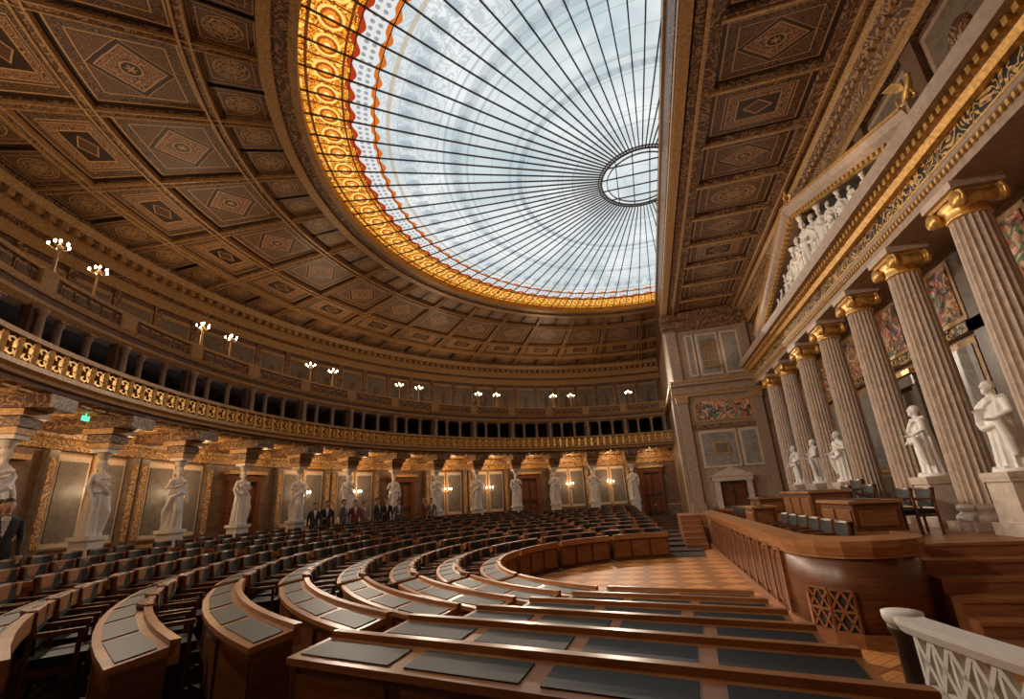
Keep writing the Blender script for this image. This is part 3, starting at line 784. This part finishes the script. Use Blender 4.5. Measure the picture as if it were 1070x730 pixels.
# end wall of the stage
b=MB(); y=YE
b.box(1.79,7,y,y+.3,ZWELL,ZSC+.2,0)
def pn(x0,x1,z0,z1,m1,m2,t=.1,d=.06):
    b.box(x0,x1,y-d,y,z0,z1,m1); b.box(x0+t,x1-t,y-d-.02,y,z0+t,z1-t,m2)
pn(2.45,5.0,3.02,4.05,3,6); pn(2.5,4.1,.95,2.6,2,5); pn(4.2,5.0,.95,2.6,2,5); b.box(1.79,5.7,y-.1,y,2.7,2.9,4)
pn(2.6,3.0,5.2,7.3,2,5); pn(3.1,4.1,5.2,7.3,2,5); pn(4.2,5.0,5.2,7.3,2,5)
b.box(3.9-.6,3.9+.1,y-.12,y,5.5,6.9,1)
for k in range(4): b.box(3.36+k*.16,3.38+k*.16,y-.14,y,5.55,6.85,3)
for k in range(5): b.box(3.32,3.98,y-.14,y,5.6+k*.3,5.62+k*.3,3)
pn(3.0,3.7,1.5,2.1,3,1,.1,.12)
b.box(1.79,5.4,y-.14,y,-.9,-.7,1)
for z0,z1,d,m in ((4.25,4.4,.15,3),(4.4,4.75,.2,0),(4.75,4.9,.4,0),(4.9,4.98,.45,3),(7.55,7.7,.15,4),(7.7,8.05,.25,7),(8.05,8.4,.4,4)):
    b.box(1.6,5.75,y-d,y,z0,z1,m)
for x in (1.79,5.0):
    b.box(x-.08,x+.52,y-.22,y+.2,ZSTAGE,-.55,0); b.box(x,x+.45,y-.18,y+.1,-.55,4.0,0); b.box(x-.05,x+.5,y-.24,y+.1,3.95,4.25,3); b.box(x,x+.45,y-.14,y+.1,4.95,7.55,0)
b.obj('wall_end',[m_stone,m_mdark,m_mframe,m_goldpaint,m_orn,m_mgrey,m_fres,m_orn])
b=MB(); x0,x1=3.0,4.1
b.box(x0,x1,y-.1,y-.01,ZSTAGE,.3,1)
for x in (x0-.2,x1): b.box(x,x+.2,y-.3,y,ZSTAGE,.35,0)
b.box(x0-.28,x1+.28,y-.34,y,.35,.55,0); b.add([(x0-.38,y-.38,.55),(x1+.38,y-.38,.55),((x0+x1)/2,y-.38,.95),(x0-.38,y,.55),(x1+.38,y,.55),((x0+x1)/2,y,.95)],[(0,1,2),(0,2,5,3),(1,4,5,2),(0,3,4,1)],0)
b.box(x0+.1,x0+.5,y-.13,y-.09,-.8,.2,2); b.box(x0+.6,x0+1.0,y-.13,y-.09,-.8,.2,2)
b.obj('door_%d'%dn,[m_mframe,m_dkbrown,m_wood2]); dn+=1
# chord walls closing the auditorium
b=MB(); b.box(1.79,2.05,YE,36.5,ZWELL,ZG+.3,0); b.box(1.6,1.79,YE+.2,YE+.6,ZSTAGE-.4,4.3,0); b.box(1.55,1.79,YE,35,4.75,4.98,1); b.obj('wall_chord',[m_stone,m_goldpaint])
b=MB(); b.box(2.3,2.6,-7,2.5,ZWELL,ZG+.3,0); b.box(2.3,7,2.2,2.5,ZWELL,ZG,0); b.box(-4,2.6,-7,-6.7,ZWELL,ZG+.3,0); b.obj('wall_near',[m_stone])

# stage floor, dais
b=MB()
b.box(3.05,XB,8.9,YE,ZWELL,ZSTAGE,0); b.box(1.95,3.05,8.2,19.9,ZWELL,-1.45,0); b.box(1.79,3.1,20.6,YE,ZWELL,ZSTAGE,0)
b.obj('floor_stage',[m_step])
b=MB()
for i in range(6): b.box(3.5,XB,7.1+.3*i,8.9,ZWELL+.183*i,ZWELL+.183*(i+1)-.0,0); b.box(3.5,XB,7.08+.3*i,7.12+.3*i,ZWELL+.183*(i+1)-.04,ZWELL+.183*(i+1)+.003,1)
b.obj('stage_steps',[m_step,m_woodl])
b=MB()
for i in range(6): b.box(1.0,1.76,19.2+.34*i,23.2,ZWELL+.183*i,ZWELL+.183*(i+1),0); b.box(1.0,1.76,19.18+.34*i,19.22+.34*i,ZWELL+.183*(i+1)-.04,ZWELL+.183*(i+1)+.003,1)
b.obj('side_steps',[m_step,m_woodl])
# curved wooden dais front
corner=[(3.45,8.35),(3.38,8.05),(3.2,7.8),(2.95,7.66),(2.65,7.6),(2.36,7.66),(2.13,7.85),(1.98,8.15),(1.9,8.5),(1.88,8.9)]
straight=[(1.88,8.9+.8*i) for i in range(1,13)]
dp=corner+straight+[(x,28.2-y) for x,y in corner][::-1]
b=MB()
b.path([(-.0,ZWELL),(-.0,-.8),(-.09,-.8),(-.09,ZWELL)],dp,0,sm=True)
b.path([(.06,ZWELL),(.06,ZWELL+.16),(-.1,ZWELL+.16),(-.1,ZWELL)],dp,1)
b.path([(.05,-.92),(.09,-.82),(.09,-.74),(-.22,-.70),(-.22,-.78),(-.1,-.92)],dp,2)
b.path([(.0,-.96),(.04,-.96),(.04,-.92),(.0,-.92)],dp,2)
nc=len(corner)
def panel(p,q,z0,z1,m1,m2,o):
    p,q=Vector(p),Vector(q); L=(q-p).length; d=(q-p)/L; nr=Vector((-d.y,d.x)); rz=math.atan2(d.y,d.x); c=(p+q)/2+nr*o
    b.obox((c.x,c.y,(z0+z1)/2),(L*.84,.04,z1-z0),rz,m1); c=c+nr*.015; b.obox((c.x,c.y,(z0+z1)/2),(L*.84-.1,.04,z1-z0-.12),rz,m2)
    return c,d,nr,L
for i in range(len(dp)-1):
    if nc-1<=i<nc-1+len(straight): 
        panel(dp[i],dp[i+1],ZWELL+.22,-1.02,1,0,.005); p=dp[i]; b.box(p[0]-.05,p[0]+.04,p[1]-.05,p[1]+.05,ZWELL,-.92,1)
        p=Vector(dp[i]).lerp(Vector(dp[i+1]),.5); b.box(p[0]-.04,p[0]+.02,p[1]-.03,p[1]+.03,ZWELL+.22,-1.0,1)
# lattice grilles on the rounded ends
for sgn in (0,1):
    pts=[corner[5],corner[6],corner[7]]
    if sgn: pts=[(x,28.2-y) for x,y in pts][::-1]
    for i in range(2):
        p,q=Vector(pts[i]),Vector(pts[i+1]); L=(q-p).length; d=(q-p)/L; nr=Vector((-d.y,d.x)); rz=math.atan2(d.y,d.x); c=(p+q)/2
        zc_=-1.6; hh=.25
        b.obox((c.x+nr.x*.01,c.y+nr.y*.01,zc_),(L*.98,.02,2*hh),rz,3)
        z=lambda P,h:(P.x+nr.x*.03,P.y+nr.y*.03,h)
        m_=(p+q)/2
        for A,B in ((p,m_),(m_,q)):
            for h0,h1 in ((zc_-hh,zc_),(zc_,zc_+hh)): b.beam(z(A,h0),z(B,h1),.025,.03,1); b.beam(z(A,h1),z(B,h0),.025,.03,1)
        for h in (zc_-hh,zc_,zc_+hh): b.beam(z(p,h),z(q,h),.03,.03,1)
        b.beam(z(p,zc_-hh),z(p,zc_+hh),.03,.03,1); b.beam(z(q,zc_-hh),z(q,zc_+hh),.03,.03,1)
b.obj('dais_front',[m_wood2,m_wood,m_woodl,m_dark])
# desks on the dais
def rostrum(x0,x1,y0,y1,z0,z1,name):
    b=MB(); b.box(x0,x1,y0,y1,z0,z1,0); b.box(x0-.05,x1+.05,y0-.05,y1+.05,z1,z1+.05,1); b.box(x0-.03,x1+.03,y0-.03,y1+.03,z0,z0+.1,1)
    w=(y1-y0); k=max(1,int(w/.7))
    for i in range(k): b.box(x0-.025,x0,y0+w*i/k+.08,y0+w*(i+1)/k-.08,z0+.18,z1-.1,3)
    b.box(x0+.08,x1-.08,y0-.02,y0,z0+.18,z1-.1,3); b.box(x0+.12,x1-.2,y0+.1,y1-.1,z1+.05,z1+.058,2)
    b.obj(name,[m_wood2,m_woodl,m_inlay,m_wood],bev=.01)
rostrum(3.25,3.95,9.6,11.2,ZSTAGE,-.36,'minister_desk'); rostrum(3.25,3.95,16.8,18.4,ZSTAGE,-.36,'minister_desk')
rostrum(3.5,4.3,12.6,15.0,ZSTAGE,-.2,'president_desk'); rostrum(2.4,2.9,13.4,14.5,-1.45,-.5,'speaker_lectern')
b=MB()
for y in [9+.68*i for i in range(16)]:
    if 13.0<y<14.8: continue
    b.merge(chair,(2.65,y,-1.45),rad(-90),1.0)
b.obj('bench_chair_row',[m_leather,m_wood2])
b=MB()
for x,y,s in ((4.4,10.1,.85),(4.4,10.8,.85),(4.7,13.1,.95),(4.7,13.8,1.1),(4.7,14.5,.95),(4.4,17.2,.85),(4.4,18.0,.85)):
    b.merge(chair,(x,y,ZSTAGE),rad(-90),s)
b.obj('dais_armchair_row',[m_leather,m_wood2])

# balustrade bottom right
b=MB(); bp=[(1.82,4.95),(1.80,4.72),(1.86,4.4),(1.94,4.05),(2.05,3.65),(2.18,3.2),(2.34,2.75)]
b.path([(.07,-1.12),(.1,-1.06),(.1,-1.02),(-.1,-1.02),(-.1,-1.06),(-.07,-1.12)],bp,0,sm=False)
b.path([(.06,ZWELL),(.06,-1.8),(-.06,-1.8),(-.06,ZWELL)],bp,0)
for i in range(1,len(bp)-1):
    p=Vector((*bp[i],0));q=Vector((*bp[i+1],0)); z=lambda v,h:Vector((v.x,v.y,h))
    for k in range(2):
        A=p.lerp(q,k/2);B=p.lerp(q,(k+1)/2)
        for h0,h1 in ((-1.8,-1.46),(-1.46,-1.12)):
            b.beam(z(A,h0),z(B,h1),.05,.035,0); b.beam(z(A,h1),z(B,h0),.05,.035,0)
        b.beam(z(A,-1.8),z(A,-1.12),.04,.04,0)
    b.beam(z(p,-1.46),z(q,-1.46),.04,.03,0)
b.lathe([(.14,ZWELL),(.14,-1.9),(.1,-1.85),(.095,-1.2),(.12,-1.14),(.12,-1.1)],16,(1.81,4.9,0),1)
b.lathe([(.12,-1.1),(.14,-1.06),(.14,-1.01),(.05,-1.0)],16,(1.81,4.9,0),0)
b.obj('marble_balustrade',[m_mwhite,m_dkbrown])
rostrum(2.6,3.15,3.3,4.4,ZWELL,-1.2,'clerk_desk')

# ------------------------------------------------------------------ PEOPLE
suits=[M('suit_navy',(.03,.035,.05),.8),M('coat_black',(.02,.02,.022),.8),M('jacket_grey',(.12,.11,.11),.8),M('pullover_red',(.2,.05,.04),.8),M('jacket_tan',(.24,.17,.1),.8)]
m_shirt=M('white_shirt',(.7,.7,.7),.7); m_tr=M('trousers_dark',(.03,.03,.04),.8)
ppl=[(170.5,15.9),(168.5,15.8),(165,15.9),(163,15.8),(161,15.9),(158.5,15.8),(156,16),(154,15.8),(148.5,15.8),(146.5,15.9)]
for i,(a,r) in enumerate(ppl):
    b=MB(); b.merge(fig_per[i%3],E(r,a,ZWALK),rad(a-90)+random.uniform(-.7,.7),random.uniform(.96,1.05)); b.obj('standing_person',[suits[i%5],m_tr,m_skin,m_hair,m_shirt])
for x,y,v,rz in ((-11.3,6.1,0,1.2),(-11.9,6.3,2,1.6)):
    b=MB(); b.merge(fig_per[v],(x,y,ZWALK),rz,1.08); b.obj('standing_person',[suits[v],m_tr,m_skin,m_hair,m_shirt])
b=MB(); a=201.3; b.abox(RF+.6,RF+.64,a-.35,a+.35,2.46,2.58,0); b.abox(RF+.61,RF+.63,a-.03,a+.03,2.56,2.75,0); b.obj('exit_sign',[m_exit])

# ------------------------------------------------------------------ LIGHTS
def spot(loc,tgt,e,ang,c,name,r=.1):
    l=bpy.data.lights.new(name,'SPOT'); l.energy=e; l.color=c; l.spot_size=rad(ang); l.spot_blend=.6; l.shadow_soft_size=r
    o=bpy.data.objects.new(name,l); o.location=loc; o.rotation_euler=(Vector(tgt)-Vector(loc)).to_track_quat('-Z','Y').to_euler(); scn.collection.objects.link(o)
for i,a in enumerate((105,125,145,165,185,205,225)):
    p=E(17.0,a,6.3); spot(p,(5.5,10+9*(a-105)/120,.5) if i%2==0 else (-2.5,6.5,-1.5),1700 if i%2==0 else 1500,75,(1,.82,.64),'added_hall_fill')  # added fill spots without fixtures, brightening the stage wall and seating
for a in (115,140,165,190,215,240):
    p=E(18.2,a,5.9); spot(p,E(14.5,a,10),150,150,(1,.66,.38),'added_ceiling_fill')  # invented fill behind the upper rail to lift the coffered ceiling
for y in (5,9.5,14,18.5,22):
    spot((4.2,y,5.2),(3.2,y,8.4),30,150,(1,.7,.45),'added_stage_fill')  # extra fill aimed at the stage ceiling, no real lamps here
w=bpy.data.worlds.new('world'); scn.world=w; w.use_nodes=True; w.node_tree.nodes['Background'].inputs[0].default_value=(.5,.6,.75,1); w.node_tree.nodes['Background'].inputs[1].default_value=.5

# ------------------------------------------------------------------ CAMERA
yaw,pi_,ro=rad(-14.901),rad(18.083),rad(-3.304)
f=Vector((math.sin(yaw)*math.cos(pi_),math.cos(yaw)*math.cos(pi_),math.sin(pi_))); r=Vector((math.cos(yaw),-math.sin(yaw),0)); u=r.cross(f)
r2=math.cos(ro)*r+math.sin(ro)*u; u2=-math.sin(ro)*r+math.cos(ro)*u
cam=bpy.data.cameras.new('camera'); cam.sensor_fit='HORIZONTAL'; cam.sensor_width=36; cam.lens=485.753*36/1070; cam.clip_start=.05
co=bpy.data.objects.new('camera',cam); scn.collection.objects.link(co)
co.matrix_world=Matrix(((r2.x,u2.x,-f.x,0),(r2.y,u2.y,-f.y,0),(r2.z,u2.z,-f.z,0),(0,0,0,1)))
scn.camera=co
scn.view_settings.view_transform='Standard'; scn.view_settings.look='None'; scn.view_settings.exposure=.35; scn.view_settings.gamma=1.03
print('objects',len(bpy.data.objects))
